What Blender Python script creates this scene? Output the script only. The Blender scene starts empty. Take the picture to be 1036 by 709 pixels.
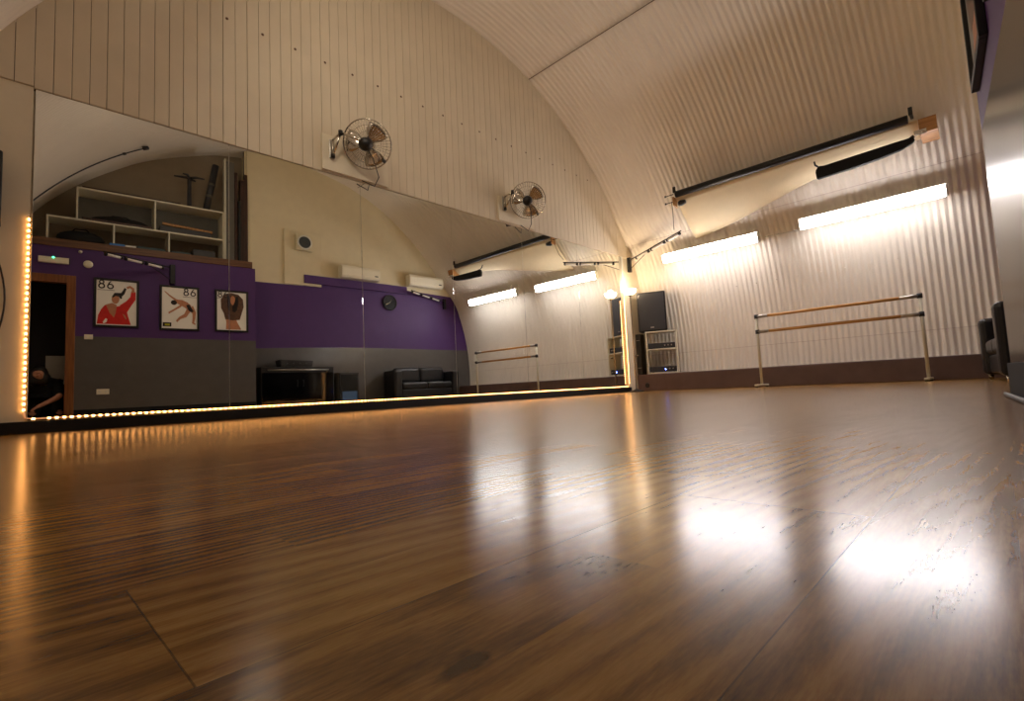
import bpy, bmesh, math, random
from mathutils import Vector, Matrix
random.seed(7)
S = bpy.context.scene
C = S.collection
PI = math.pi
D = 4.741            # distance of the mirror wall from the camera's station
CX, CZ, CR = 3.9, 0.54, 4.53   # barrel vault: centre line and radius

# ------------------------------------------------------------------ materials
def lin(c):
    return tuple((v/12.92 if v <= .04045 else ((v+.055)/1.055)**2.4) for v in c)

def mat(name, col, rough=.5, metal=0., var=.06, scale=6., coat=0., bump=0., bscale=60., emit=None, estr=0., spec=.5, trans=0.):
    """principled material whose colour wanders a little with a noise texture (col is sRGB)"""
    m = bpy.data.materials.new(name); m.use_nodes = True
    nt = m.node_tree; b = nt.nodes['Principled BSDF']
    c = lin(col)
    tc = nt.nodes.new('ShaderNodeTexCoord')
    n = nt.nodes.new('ShaderNodeTexNoise'); n.inputs['Scale'].default_value = scale; n.inputs['Detail'].default_value = 4
    nt.links.new(tc.outputs['Object'], n.inputs['Vector'])
    r = nt.nodes.new('ShaderNodeValToRGB')
    r.color_ramp.elements[0].position = .3; r.color_ramp.elements[1].position = .7
    r.color_ramp.elements[0].color = tuple(v*(1-var) for v in c)+(1,)
    r.color_ramp.elements[1].color = tuple(min(1, v*(1+var)) for v in c)+(1,)
    nt.links.new(n.outputs['Fac'], r.inputs['Fac'])
    nt.links.new(r.outputs['Color'], b.inputs['Base Color'])
    b.inputs['Roughness'].default_value = rough; b.inputs['Metallic'].default_value = metal
    b.inputs['Coat Weight'].default_value = coat; b.inputs['Coat Roughness'].default_value = .08
    b.inputs['Specular IOR Level'].default_value = spec
    b.inputs['Transmission Weight'].default_value = trans
    if bump:
        n2 = nt.nodes.new('ShaderNodeTexNoise'); n2.inputs['Scale'].default_value = bscale; n2.inputs['Detail'].default_value = 3
        nt.links.new(tc.outputs['Object'], n2.inputs['Vector'])
        bp = nt.nodes.new('ShaderNodeBump'); bp.inputs['Strength'].default_value = bump; bp.inputs['Distance'].default_value = .01
        nt.links.new(n2.outputs['Fac'], bp.inputs['Height']); nt.links.new(bp.outputs['Normal'], b.inputs['Normal'])
    if emit:
        b.inputs['Emission Color'].default_value = lin(emit)+(1,); b.inputs['Emission Strength'].default_value = estr
    return m

def mat_wood(name, c1, c2, axis='X', rough=.45, scale=3.):
    m = bpy.data.materials.new(name); m.use_nodes = True
    nt = m.node_tree; b = nt.nodes['Principled BSDF']
    tc = nt.nodes.new('ShaderNodeTexCoord'); mp = nt.nodes.new('ShaderNodeMapping')
    sc = {'X': (1, 14, 14), 'Y': (14, 1, 14), 'Z': (14, 14, 1)}[axis]
    mp.inputs['Scale'].default_value = sc
    n = nt.nodes.new('ShaderNodeTexNoise'); n.inputs['Scale'].default_value = scale; n.inputs['Detail'].default_value = 6
    r = nt.nodes.new('ShaderNodeValToRGB')
    r.color_ramp.elements[0].position = .35; r.color_ramp.elements[1].position = .65
    r.color_ramp.elements[0].color = lin(c1)+(1,); r.color_ramp.elements[1].color = lin(c2)+(1,)
    nt.links.new(tc.outputs['Object'], mp.inputs['Vector']); nt.links.new(mp.outputs['Vector'], n.inputs['Vector'])
    nt.links.new(n.outputs['Fac'], r.inputs['Fac']); nt.links.new(r.outputs['Color'], b.inputs['Base Color'])
    b.inputs['Roughness'].default_value = rough
    return m

def mat_emit(name, col, strength, base=.8):
    m = bpy.data.materials.new(name); m.use_nodes = True
    nt = m.node_tree; b = nt.nodes['Principled BSDF']
    b.inputs['Base Color'].default_value = (base, base, base, 1)
    b.inputs['Emission Color'].default_value = tuple(col)+(1,); b.inputs['Emission Strength'].default_value = strength
    return m

def mat_floor():
    m = bpy.data.materials.new('laminate_floor'); m.use_nodes = True
    nt = m.node_tree; N = nt.nodes; L = nt.links; b = N['Principled BSDF']
    def node(t, **k):
        o = N.new(t)
        for a, v in k.items(): setattr(o, a, v)
        return o
    def val(s, v):
        if isinstance(v, (int, float)): s.default_value = v
        else: L.new(v, s)
    def ma(op, a, bb=0., c=0.):
        o = node('ShaderNodeMath', operation=op); val(o.inputs[0], a); val(o.inputs[1], bb); val(o.inputs[2], c); return o.outputs[0]
    g = node('ShaderNodeNewGeometry'); sx = node('ShaderNodeSeparateXYZ'); L.new(g.outputs['Position'], sx.inputs[0])
    X, Y = sx.outputs[0], sx.outputs[1]
    W, LEN = .195, 1.29
    yr = ma('DIVIDE', ma('SUBTRACT', Y, .1), W); row = ma('FLOOR', yr); fy = ma('SUBTRACT', yr, row)
    xr = ma('DIVIDE', ma('ADD', ma('SUBTRACT', X, .585), ma('MULTIPLY', row, .515)), LEN); pk = ma('FLOOR', xr); fx = ma('SUBTRACT', xr, pk)
    cv = node('ShaderNodeCombineXYZ'); L.new(row, cv.inputs[0]); L.new(pk, cv.inputs[1])
    wn = node('ShaderNodeTexWhiteNoise', noise_dimensions='2D'); L.new(cv.outputs[0], wn.inputs['Vector'])
    # each panel is printed with strips half its width
    st = ma('FLOOR', ma('MULTIPLY', fy, 2.)); sxk = ma('FLOOR', ma('ADD', ma('MULTIPLY', fx, 2.), ma('MULTIPLY', st, .37)))
    cv2 = node('ShaderNodeCombineXYZ'); L.new(ma('ADD', ma('MULTIPLY', row, 3.), st), cv2.inputs[0]); L.new(ma('ADD', ma('MULTIPLY', pk, 5.), sxk), cv2.inputs[1])
    wn2 = node('ShaderNodeTexWhiteNoise', noise_dimensions='2D'); L.new(cv2.outputs[0], wn2.inputs['Vector'])
    rnd = wn.outputs['Value']; rnd2 = wn2.outputs['Value']
    # grain coordinates, shifted for every strip
    def coords(sx_, sy_):
        c = node('ShaderNodeCombineXYZ')
        L.new(ma('ADD', ma('MULTIPLY', X, sx_), ma('MULTIPLY', rnd, 37.)), c.inputs[0])
        L.new(ma('ADD', ma('MULTIPLY', Y, sy_), ma('MULTIPLY', rnd2, 19.)), c.inputs[1])
        return c.outputs[0]
    def noise(co, sc, det, rough=.55, dist=0.):
        n = node('ShaderNodeTexNoise'); L.new(co, n.inputs['Vector']); n.inputs['Scale'].default_value = sc
        n.inputs['Detail'].default_value = det; n.inputs['Roughness'].default_value = rough; n.inputs['Distortion'].default_value = dist
        return n.outputs['Fac']
    broad = noise(coords(2.6, 15.), 1., 5., .6, 1.4)
    fleck = noise(coords(70., 430.), 1., 3., .6)
    fine = noise(coords(9., 210.), 1., 6., .7)
    wv = node('ShaderNodeTexWave', wave_type='RINGS', rings_direction='SPHERICAL'); L.new(coords(.9, 13.), wv.inputs['Vector'])
    wv.inputs['Scale'].default_value = 1.9; wv.inputs['Distortion'].default_value = 5.; wv.inputs['Detail'].default_value = 3.; wv.inputs['Detail Scale'].default_value = 1.2
    mix = ma('ADD', ma('ADD', ma('ADD', ma('MULTIPLY', broad, .42), ma('MULTIPLY', fine, .24)), ma('MULTIPLY', fleck, .21)), ma('MULTIPLY', wv.outputs['Fac'], .13))
    tone = ma('ADD', mix, ma('ADD', ma('MULTIPLY', ma('SUBTRACT', rnd, .5), .07), ma('MULTIPLY', ma('SUBTRACT', rnd2, .5), .10)))
    # knots
    kn = None
    for kx, ky, kr in ((.168, .2075, .012), (.62, .93, .02), (1.25, .52, .018), (2.1, 1.3, .03), (.30, 1.55, .025)):
        dx = ma('DIVIDE', ma('SUBTRACT', X, kx), kr*1.5); dy = ma('DIVIDE', ma('SUBTRACT', Y, ky), kr)
        wob = ma('MULTIPLY', ma('SUBTRACT', noise(coords(60., 90.), 1., 2.), .5), 1.6)
        d = ma('ADD', ma('SQRT', ma('ADD', ma('MULTIPLY', dx, dx), ma('MULTIPLY', dy, dy))), wob)
        k = ma('MAXIMUM', ma('SUBTRACT', 1., d), 0.)
        kn = k if kn is None else ma('MAXIMUM', kn, k)
    tone = ma('SUBTRACT', tone, ma('MULTIPLY', ma('MINIMUM', kn, .8), .24))
    rp = node('ShaderNodeValToRGB'); L.new(tone, rp.inputs['Fac'])
    e = rp.color_ramp.elements
    e[0].position = .30; e[0].color = FLOOR_C[0]+(1,)
    e[1].position = .70; e[1].color = FLOOR_C[3]+(1,)
    for pos, c in ((.42, FLOOR_C[1]), (.54, FLOOR_C[2])):
        q = e.new(pos); q.color = c+(1,)
    # joints between panels
    ey = ma('MULTIPLY', ma('MINIMUM', fy, ma('SUBTRACT', 1., fy)), W); ex = ma('MULTIPLY', ma('MINIMUM', fx, ma('SUBTRACT', 1., fx)), LEN)
    jt = ma('MAXIMUM', ma('LESS_THAN', ey, .0005), ma('LESS_THAN', ex, .0006))
    mx = node('ShaderNodeMix', data_type='RGBA'); L.new(ma('MULTIPLY', jt, .6), mx.inputs[0]); L.new(rp.outputs['Color'], mx.inputs[6]); mx.inputs[7].default_value = (.012, .007, .004, 1)
    L.new(mx.outputs[2], b.inputs['Base Color'])
    smud = noise(coords(2.5, 2.5), 1., 3.)
    L.new(ma('ADD', FLOOR_R, ma('MULTIPLY', ma('SUBTRACT', smud, .5), .05)), b.inputs['Roughness'])
    b.inputs['Specular IOR Level'].default_value = .5
    bp = node('ShaderNodeBump'); bp.inputs['Strength'].default_value = .045; bp.inputs['Distance'].default_value = .0005
    L.new(ma('SUBTRACT', fine, ma('MULTIPLY', jt, .8)), bp.inputs['Height']); L.new(bp.outputs['Normal'], b.inputs['Normal'])
    return m

FLOOR_C = ((.07, .029, .006), (.21, .098, .021), (.37, .195, .046), (.54, .32, .10))
FLOOR_R = .20
M = dict(
    vault=mat('cream_sheet', (.93, .90, .84), .42, var=.03, scale=2.),
    plaster=mat('cream_plaster', (.90, .86, .76), .6, var=.03, bump=.15, bscale=30),
    board=mat('cream_boards', (.86, .81, .71), .5, var=.04, scale=3),
    dark_gap=mat('dark_gap', (.42, .34, .26), .9), nail=mat('rusty_nail', (.40, .28, .20), .8),
    white_wall=mat('off_white_wall', (.87, .82, .68), .6, var=.03),
    purple=mat('purple_paint', (.285, .14, .40), .6, var=.05, bump=.05, bscale=40),
    grey=mat('grey_paint', (.37, .36, .35), .24, var=.05, bump=.03, bscale=25),
    ledge=mat('kerb_paint', (.41, .335, .325), .55, var=.10),
    black=mat('matt_black', (.045, .045, .05), .45, var=.1),
    black_rough=mat('black_cloth', (.05, .05, .055), .85, var=.15),
    gloss_black=mat('gloss_black', (.02, .02, .025), .06, var=.1),
    leather=mat('black_leather', (.085, .09, .105), .35, var=.12, bump=.2, bscale=50),
    white=mat('white_plastic', (.88, .87, .82), .4, var=.02),
    ac=mat('ac_plastic', (.93, .90, .80), .35, var=.02),
    shelfwhite=mat('white_melamine', (.85, .83, .74), .45, var=.03),
    chrome=mat('chrome', (.80, .78, .74), .12, 1., var=.04),
    steel=mat('brushed_steel', (.72, .70, .66), .3, 1., var=.06),
    bronze=mat('bronze_blade', (.70, .56, .40), .28, 1., var=.06),
    wood=mat_wood('barre_wood', (.74, .53, .26), (.86, .65, .36), 'Y', .35),
    ply=mat_wood('plywood', (.62, .42, .22), (.75, .55, .32), 'Y', .5),
    frame=mat_wood('door_wood', (.44, .25, .10), (.56, .34, .15), 'Z', .4),
    ledgewood=mat_wood('ledge_wood', (.32, .20, .11), (.44, .29, .17), 'X', .5),
    darkwood=mat_wood('dark_wood', (.15, .08, .05), (.28, .15, .09), 'Z', .5),
    sheet=mat('cream_canvas', (.86, .79, .64), .7, var=.03),
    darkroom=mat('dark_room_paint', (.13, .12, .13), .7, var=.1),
    carpet=mat('dark_carpet', (.09, .085, .085), .95, var=.2),
    grey_metal=mat('grey_enamel', (.72, .71, .68), .4, var=.05),
    dark_grey=mat('dark_grey', (.2, .2, .21), .5, var=.1),
    grey_board=mat('grey_board', (.36, .345, .31), .6, var=.08),
    skin=mat('skin', (.72, .50, .38), .5, var=.05),
    hair=mat('dark_hair', (.07, .05, .04), .5, var=.2),
    cloth=mat('dark_clothing', (.06, .06, .07), .9, var=.2, bump=.2, bscale=30),
    paper=mat('poster_paper', (.97, .96, .93), .25, var=.02, coat=.6),
    red=mat('poster_red', (.80, .10, .07), .35, var=.12, scale=20),
    pskin=mat('poster_skin', (.74, .50, .36), .35, var=.10, scale=25),
    pbrown=mat('poster_brown', (.36, .24, .17), .4, var=.3, scale=30),
    pdark=mat('poster_dark', (.10, .07, .06), .35, var=.2),
    pyellow=mat('poster_yellow', (.72, .72, .10), .35, var=.1),
    lapline=mat('lap_shadow', (.62, .52, .48), .8),
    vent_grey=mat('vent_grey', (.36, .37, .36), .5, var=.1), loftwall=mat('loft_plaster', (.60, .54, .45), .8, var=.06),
    blue=mat('blue_plastic', (.10, .42, .72), .4, var=.05),
    teal=mat('teal_plastic', (.12, .25, .28), .5, var=.1),
    glass_dark=mat('smoked_glass', (.06, .075, .09), .05, var=.05),
)
def mat_mirror():
    m = bpy.data.materials.new('mirror_glass'); m.use_nodes = True
    nt = m.node_tree; nt.nodes.clear()
    o = nt.nodes.new('ShaderNodeOutputMaterial'); g = nt.nodes.new('ShaderNodeBsdfGlossy'); g.inputs['Roughness'].default_value = 0.
    n = nt.nodes.new('ShaderNodeTexNoise'); n.inputs['Scale'].default_value = 2.5
    r = nt.nodes.new('ShaderNodeValToRGB'); r.color_ramp.elements[0].color = (.80, .82, .80, 1); r.color_ramp.elements[1].color = (.84, .86, .84, 1)
    nt.links.new(n.outputs['Fac'], r.inputs['Fac']); nt.links.new(r.outputs['Color'], g.inputs['Color']); nt.links.new(g.outputs['BSDF'], o.inputs['Surface'])
    return m
M['mirror'] = mat_mirror()
M['floor'] = mat_floor()
M['tube'] = mat_emit('fluorescent_diffuser', (1., .93, .945), 20.)
M['bowl'] = mat_emit('lit_glass_bowl', (1., .76, .50), 6.)
M['bulb'] = mat_emit('rope_bulb', (1., .42, .11), 9.)
M['rope'] = mat_emit('rope_sleeve', (1., .30, .06), .25)
M['led_blue'] = mat_emit('blue_led', (.08, .14, 1.), 30.)
M['led_green'] = mat_emit('green_led', (.05, 1., .45), 3.)
M['fridge_glow'] = mat_emit('fridge_glow', (.10, .24, .45), .07, .02)
M['tube_off'] = mat('opal_tube', (.92, .90, .86), .25, var=.02)

# ------------------------------------------------------------------ mesh helpers
class MB:
    def __init__(s): s.bm = bmesh.new(); s.mats = []; s.cur = 0
    def use(s, m):
        if m not in s.mats: s.mats.append(m)
        s.cur = s.mats.index(m); return s
    def _new(s, f0):
        s.bm.faces.ensure_lookup_table()
        for f in s.bm.faces[f0:]: f.material_index = s.cur
    def box(s, x0, x1, y0, y1, z0, z1, bev=0., mx=None):
        f0 = len(s.bm.faces)
        r = bmesh.ops.create_cube(s.bm, size=1.)
        vs = r['verts']
        for v in vs:
            v.co = Vector(((x0+x1)/2+v.co.x*(x1-x0), (y0+y1)/2+v.co.y*(y1-y0), (z0+z1)/2+v.co.z*(z1-z0)))
        if bev:
            es = list({e for v in vs for e in v.link_edges})
            r2 = bmesh.ops.bevel(s.bm, geom=es, offset=bev, segments=3, profile=.5, affect='EDGES')
            vs = list({v for f in s.bm.faces[f0:] for v in f.verts}) if False else None
        if mx is not None:
            s.bm.faces.ensure_lookup_table()
            seen = set()
            for f in s.bm.faces[f0:]:
                for v in f.verts:
                    if v not in seen: seen.add(v); v.co = mx @ v.co
        s._new(f0); return s
    def tube(s, pts, r, seg=10, closed=False, caps=True, radii=None):
        pts = [Vector(p) for p in pts]; f0 = len(s.bm.faces); rings = []
        n = len(pts); up = None
        for i, p in enumerate(pts):
            a = pts[i-1] if (i > 0 or closed) else p; b = pts[(i+1) % n] if (i < n-1 or closed) else p
            t = (b-a).normalized()
            if up is None:
                up = Vector((0, 0, 1)) if abs(t.z) < .9 else Vector((1, 0, 0))
            u = t.cross(up).normalized(); w = u.cross(t).normalized(); up = w
            rr = radii[i] if radii else r
            rings.append([s.bm.verts.new(p+u*(math.cos(2*PI*k/seg)*rr)+w*(math.sin(2*PI*k/seg)*rr)) for k in range(seg)])
        for i in range(n if closed else n-1):
            A = rings[i]; B = rings[(i+1) % n]
            for k in range(seg):
                f = s.bm.faces.new((A[k], A[(k+1) % seg], B[(k+1) % seg], B[k])); f.smooth = True
        if caps and not closed:
            s.bm.faces.new(rings[0][::-1]); s.bm.faces.new(rings[-1])
        s._new(f0); return s
    def lathe(s, prof, seg=24, origin=(0, 0, 0), axis=(0, 0, 1), cap=True):
        """prof: list of (radius, height) along axis"""
        o = Vector(origin); q = Vector((0, 0, 1)).rotation_difference(Vector(axis).normalized()); f0 = len(s.bm.faces); rings = []
        for r, h in prof:
            rings.append([s.bm.verts.new(o+q @ Vector((r*math.cos(2*PI*k/seg), r*math.sin(2*PI*k/seg), h))) for k in range(seg)])
        for A, B in zip(rings, rings[1:]):
            for k in range(seg):
                f = s.bm.faces.new((A[k], A[(k+1) % seg], B[(k+1) % seg], B[k])); f.smooth = True
        if cap:
            if prof[0][0] > 1e-5: s.bm.faces.new(rings[0][::-1])
            if prof[-1][0] > 1e-5: s.bm.faces.new(rings[-1])
        s._new(f0); return s
    def poly(s, pts):
        f0 = len(s.bm.faces); s.bm.faces.new([s.bm.verts.new(Vector(p)) for p in pts]); s._new(f0); return s
    def prism(s, pts, d):
        """closed outline extruded by the vector d"""
        f0 = len(s.bm.faces); d = Vector(d); A = [s.bm.verts.new(Vector(p)) for p in pts]; B = [s.bm.verts.new(Vector(p)+d) for p in pts]; n = len(A)
        s.bm.faces.new(A[::-1]); s.bm.faces.new(B)
        for k in range(n): s.bm.faces.new((A[k], A[(k+1) % n], B[(k+1) % n], B[k]))
        s._new(f0); return s
    def build(s, name, m=None, parent=None, recalc=True, merge=True):
        if merge: bmesh.ops.remove_doubles(s.bm, verts=s.bm.verts, dist=1e-5)
        if recalc: bmesh.ops.recalc_face_normals(s.bm, faces=s.bm.faces)
        me = bpy.data.meshes.new(name); s.bm.to_mesh(me); s.bm.free()
        for mm in (s.mats or [m]): me.materials.append(mm)
        o = bpy.data.objects.new(name, me); C.objects.link(o)
        if parent is not None: o.parent = parent
        return o

def tag(o, label, cat, group=None, kind=None):
    o['label'] = label; o['category'] = cat
    if group: o['group'] = group
    if kind: o['kind'] = kind
    return o
def thing(name, label, cat, loc=(0, 0, 0), rz=0., group=None):
    o = bpy.data.objects.new(name, None); C.objects.link(o); o.empty_display_size = .1
    o.location = loc; o.rotation_euler = (0, 0, rz)
    return tag(o, label, cat, group)
def struct(o): o['kind'] = 'structure'; return o
def copy_tree(o, parent=None):
    c = o.copy(); C.objects.link(c)
    if parent is not None: c.parent = parent
    for ch in list(o.children): copy_tree(ch, c)
    return c
def smoothstep(t): t = max(0., min(1., t)); return t*t*(3-2*t)
def side_x(z):       # inner face of the corrugated side wall at height z
    return CX+math.sqrt(CR*CR-(z-CZ)**2)+BULGE*smoothstep((3.1-z)/.8)
BULGE = .20

# ------------------------------------------------------------------ setting
# slightly skewed far end: partition under the storage loft, and the recessed wall beside it
def PY(x): return -.03+.07*(x-3.2)
def RY(x): return -.52+.035*(x-8.3)
PANG = math.atan(.07); RANG = math.atan(.035)

f = MB(); f.poly([(-.75, -2.2, 0), (8.95, -2.2, 0), (8.95, D+.1, 0), (-.75, D+.1, 0)]); struct(f.build('floor', M['floor']))

def vault_piece(name, a0, a1, na, y0, y1, extra=0.):
    """corrugated sheeting bent round the vault between two angles, ridges running round the arch"""
    m = MB(); pitch = .0762; amp = .0068; per = 8
    ny = int(round((y1-y0)/pitch*per)); vs = []
    for i in range(na+1):
        a = a0+(a1-a0)*i/na; ca, sa = math.cos(a), math.sin(a); z0 = CZ+CR*sa
        dx = BULGE*smoothstep((3.1-z0)/.8) if ca > 0 else 0.
        rowv = []
        for j in range(ny+1):
            y = y0+(y1-y0)*j/ny; k = amp*math.cos(2*PI*y/pitch)+extra
            rowv.append(m.bm.verts.new((CX+(CR+k)*ca+dx, y, CZ+(CR+k)*sa)))
        vs.append(rowv)
    for i in range(na):
        for j in range(ny):
            fc = m.bm.faces.new((vs[i][j], vs[i][j+1], vs[i+1][j+1], vs[i+1][j])); fc.smooth = True
    m.use(M['vault'])
    # roofing screws on the ridges, one row to a purlin
    for zz in SCREWS.get(name, ()):
        a = math.asin((zz-CZ)/CR); a = a if a1 > a0 and a0 <= a <= a1 else PI-a
        ca, sa = math.cos(a), math.sin(a); dx = BULGE*smoothstep((3.1-zz)/.8) if ca > 0 else 0.
        y = .55
        while y < 4.6:
            q = Vector((CX+(CR-amp+.002)*ca+dx, round(y/pitch-.5)*pitch+pitch/2, CZ+(CR-amp+.002)*sa))
            m.lathe([(.011, 0), (.011, .006), (.005, .010)], 6, q, (-ca, 0, -sa)); y += .305
    return struct(m.build(name, M['vault'], recalc=False, merge=False))
SCREWS = {'wall_right': (1.66, .98), 'ceiling': (3.11,)}
aL = math.asin((2.12-CZ)/CR); a0 = math.asin((0-CZ)/CR); aT = math.acos((5.47-CX)/CR)
vault_piece('wall_right', a0, aL+.004, 40, -.72, D+.05)
vault_piece('ceiling', aL, aT+.003, 40, -1.35, D+.05, extra=.006)
c2 = vault_piece('ceiling_crown', aT, PI-aL, 90, -1.35, D+.05, extra=.010); c2.name = 'ceiling'
vault_piece('wall_left', PI-aL-.004, PI-a0, 40, -1.35, D+.05)

# mirror wall: tongue-and-groove boarding over the mirrors, plain plaster beside them
w = MB(); w.use(M['dark_gap']); w.box(-.8, 8.8, D+.004, D+.06, 2.43, 5.15)
w.use(M['board']); pitch = .1008; x = .118-pitch*8
while x < 8.7:
    xa, xb = max(x+.0016, -.7), min(x+pitch-.0016, 8.7); xc = min(max((xa+xb)/2, -.6), 8.4)
    zt = CZ+math.sqrt(max(CR*CR-(xc-CX)**2, 0))+.25; d = random.uniform(0, .003)
    if xb > xa: w.box(xa, xb, D-.012-d, D+.004, 2.44 if x > .1 else 2.452, max(min(zt, 5.14), 2.6), .003)
    x += pitch
w.use(M['nail'])
for xx, zz in [(.166, 2.831)]+[(1.36+.3066*k, 3.612) for k in range(20)]:
    if (xx-CX)**2+(zz-CZ)**2 < (CR-.15)**2: w.lathe([(.013, 0), (.011, .002)], 10, (xx, D-.0165, zz), (0, -1, 0))
w.use(M['plaster']); w.box(-.75, .118, D, D+.06, 0, 2.45); w.box(.118, 7.80, D+.02, D+.06, 0, 2.45); w.box(7.80, 8.95, D, D+.06, 0, 2.45)
struct(w.build('wall_front'))
b = MB(); b.box(-.72, 7.80, D-.055, D-.001, .0, .083, .004); struct(b.build('baseboard_front', M['black']))
# white edge strip between mirror and corner
b = MB(); b.box(7.765, 7.797, D-.03, D+.019, .084, 2.437, .004); struct(b.build('trim_mirror_edge', M['white']))

# six frameless mirror panels
edges = [.127, 1.375, 2.652, 3.886, 5.171, 6.474, 7.74]
desc = ['reflecting the doorway and first poster, leftmost of the six', 'reflecting the two right-hand posters, second from the left', 'below the nearer wall fan, third from the left',
        'fourth from the left, between the two wall fans', 'below the farther wall fan, fifth from the left', 'beside the corner speakers, rightmost of the six']
for k in range(6):
    m = MB(); m.use(M['mirror']); m.box(edges[k]+.0006, edges[k+1]-.0006, D, D+.006, .086, 2.438, .0022)
    o = m.build('mirror_panel'); o.location = (0, 0, 0)
    tag(o, 'tall frameless mirror panel ' + desc[k], 'mirror', 'mirror panels on the end wall')

# partition under the loft (skewed a little), with door opening, purple over grey
def on_part(o, x0=0.):
    """place an object built in partition space (x along wall, y = out of the wall, z up)"""
    o.location = (x0, PY(x0), 0); o.rotation_euler = (0, 0, PANG); return o
def on_rear(o, x0=0.):
    o.location = (x0, RY(x0), 0); o.rotation_euler = (0, 0, RANG); return o
DX0, DX1, DZ = -.22, .665, 2.03; PE = 3.195; SPLIT = 1.235; TOP = 2.55
w = MB()
w.use(M['grey']); w.box(DX1, PE, -.09, 0, 0, SPLIT); w.box(-.9, DX0, -.09, 0, 0, SPLIT)
w.use(M['purple']); w.box(DX1, PE, -.09, 0, SPLIT, TOP); w.box(-.9, DX0, -.09, 0, SPLIT, TOP); w.box(DX0, DX1, -.09, 0, DZ, TOP)
w.use(M['purple']); w.box(PE-.09, PE, -.62, -.09, SPLIT, TOP); w.use(M['grey']); w.box(PE-.09, PE, -.62, -.09, 0, SPLIT)
struct(on_part(w.build('wall_back_partition')))
w = MB(); w.use(M['ledgewood']); w.box(-.6, PE-.05, -.95, .015, TOP, TOP+.115, .004); struct(on_part(w.build('trim_loft_edge')))
# architrave of the doorway
w = MB(); w.use(M['frame'])
w.box(DX1-.02, DX1+.085, -.09, .02, 0, DZ+.10, .006); w.box(DX0-.09, DX0+.02, -.09, .02, 0, DZ+.10, .006); w.box(DX0+.02, DX1-.02, -.09, .02, DZ-.02, DZ+.10, .006)
struct(on_part(w.build('door_frame')))
w = MB(); w.use(M['black_rough']); w.box(DX1+.086, PE, .001, .013, 0, .15, .003); struct(on_part(w.build('baseboard_back', None)))
w = MB(); w.use(M['dark_grey']); w.tube([(DX1+.09, .028, .010), (PE, .028, .010)], .010, 10); w.box(DX1+.09, PE, .013, .03, 0, .008); struct(on_part(w.build('trim_floor_edge')))
# dark lobby behind the doorway
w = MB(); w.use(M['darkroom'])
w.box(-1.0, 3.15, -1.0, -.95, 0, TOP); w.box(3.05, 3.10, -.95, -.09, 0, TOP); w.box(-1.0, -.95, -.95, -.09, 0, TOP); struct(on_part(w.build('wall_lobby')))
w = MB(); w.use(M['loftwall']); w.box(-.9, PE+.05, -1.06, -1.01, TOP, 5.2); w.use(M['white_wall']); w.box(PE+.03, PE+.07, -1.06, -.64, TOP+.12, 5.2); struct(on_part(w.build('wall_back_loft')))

# recessed end wall: cream above, purple band, grey dado
w = MB(); xs = [3.225, 3.40, 4.335, 4.3355, 5.4, 6.77, 8.95]
gz = [1.15, 1.165, 1.20, 1.20, 1.228, 1.226, 1.222]; pz = [2.46, 2.47, 2.485, 2.62, 2.64, 2.64, 2.57]
for i in range(6):
    a, c = xs[i], xs[i+1]
    w.use(M['grey']).poly([(a, 0, 0), (c, 0, 0), (c, 0, gz[i+1]), (a, 0, gz[i])])
    w.use(M['purple']).poly([(a, 0, gz[i]), (c, 0, gz[i+1]), (c, 0, pz[i+1]), (a, 0, pz[i])])
    w.use(M['white_wall']).poly([(a, 0, pz[i]), (c, 0, pz[i+1]), (c, 0, 5.2), (a, 0, 5.2)])
w.use(M['grey']).box(3.225, 8.95, -.06, -.002, 0, 5.2)
struct(on_rear(w.build('wall_back', recalc=False)))
w = MB(); w.use(M['purple']); w.box(4.335, 6.77, .001, .06, 2.54, 2.715, .004); struct(on_rear(w.build('trim_purple_boxing')))
w = MB(); w.use(M['white_wall']); w.box(3.945, 4.70, .001, .035, 2.49, 3.62, .004); struct(on_rear(w.build('trim_vent_panel')))

# kerb along the foot of the corrugated wall
w = MB(); w.use(M['ledge']); w.box(8.10, 8.78, -.6, D-.002, 0, .297, .012); struct(w.build('baseboard_right'))
# thin lap lines along the sheeting
w = MB(); w.use(M['lapline'])
for zz in (2.655, .66): w.tube([(side_x(zz)-.008, y, zz) for y in (-.4, 2., 4.7)], .0016, 6)
w.use(M['dark_gap']); w.tube([(CX+(CR-.004)*math.cos(aT), y, CZ+(CR-.004)*math.sin(aT)) for y in (-.4, 2., 4.7)], .005, 6)
struct(w.build('trim_sheet_lap'))

# ------------------------------------------------------------------ rope light round the mirror
t = thing('rope_light', 'glowing orange rope light edging the bottom and both sides of the mirrors', 'rope light', (.115, D-.02, .09))
ZB = .098; YB = D-.026
path = [(.112, D-.010, 1.478), (.112, D-.010, .16), (.118, D-.015, .105), (.16, YB, ZB), (7.70, YB, ZB), (7.742, YB, .11), (7.748, D-.040, .16), (7.748, D-.040, 1.62)]
r = MB(); r.tube([Vector(p)-Vector(t.location) for p in path], .0048, 8); r.build('sleeve', M['rope'], t)
pts = []; sp = .0392
for A, B in ((path[0], path[1]), (path[3], path[4]), (path[6], path[7])):
    A, B = Vector(A), Vector(B); n = int((B-A).length/sp)
    for k in range(n+1):
        # the first lamp of the bottom run stands alone, as a short gap follows it
        if A.z < .1 and k == 1: continue
        pts.append((A.lerp(B, k/n), (B-A).normalized()))
cam = Vector((0, 0, .1376)); pts.sort(key=lambda q: (q[0]-cam).length)
def bulb(m, p, d):
    q = Vector((0, 0, 1)).rotation_difference(d)
    m.lathe([(.0, -.011), (.0052, -.0085), (.0066, -.003), (.0066, .003), (.0052, .0085), (0, .011)], 8, p, d, cap=False)
bm0 = MB(); bulb(bm0, Vector((0, 0, 0)), Vector((0, 0, 1))); b0 = bm0.build('bulb', M['bulb'], t)
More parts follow.
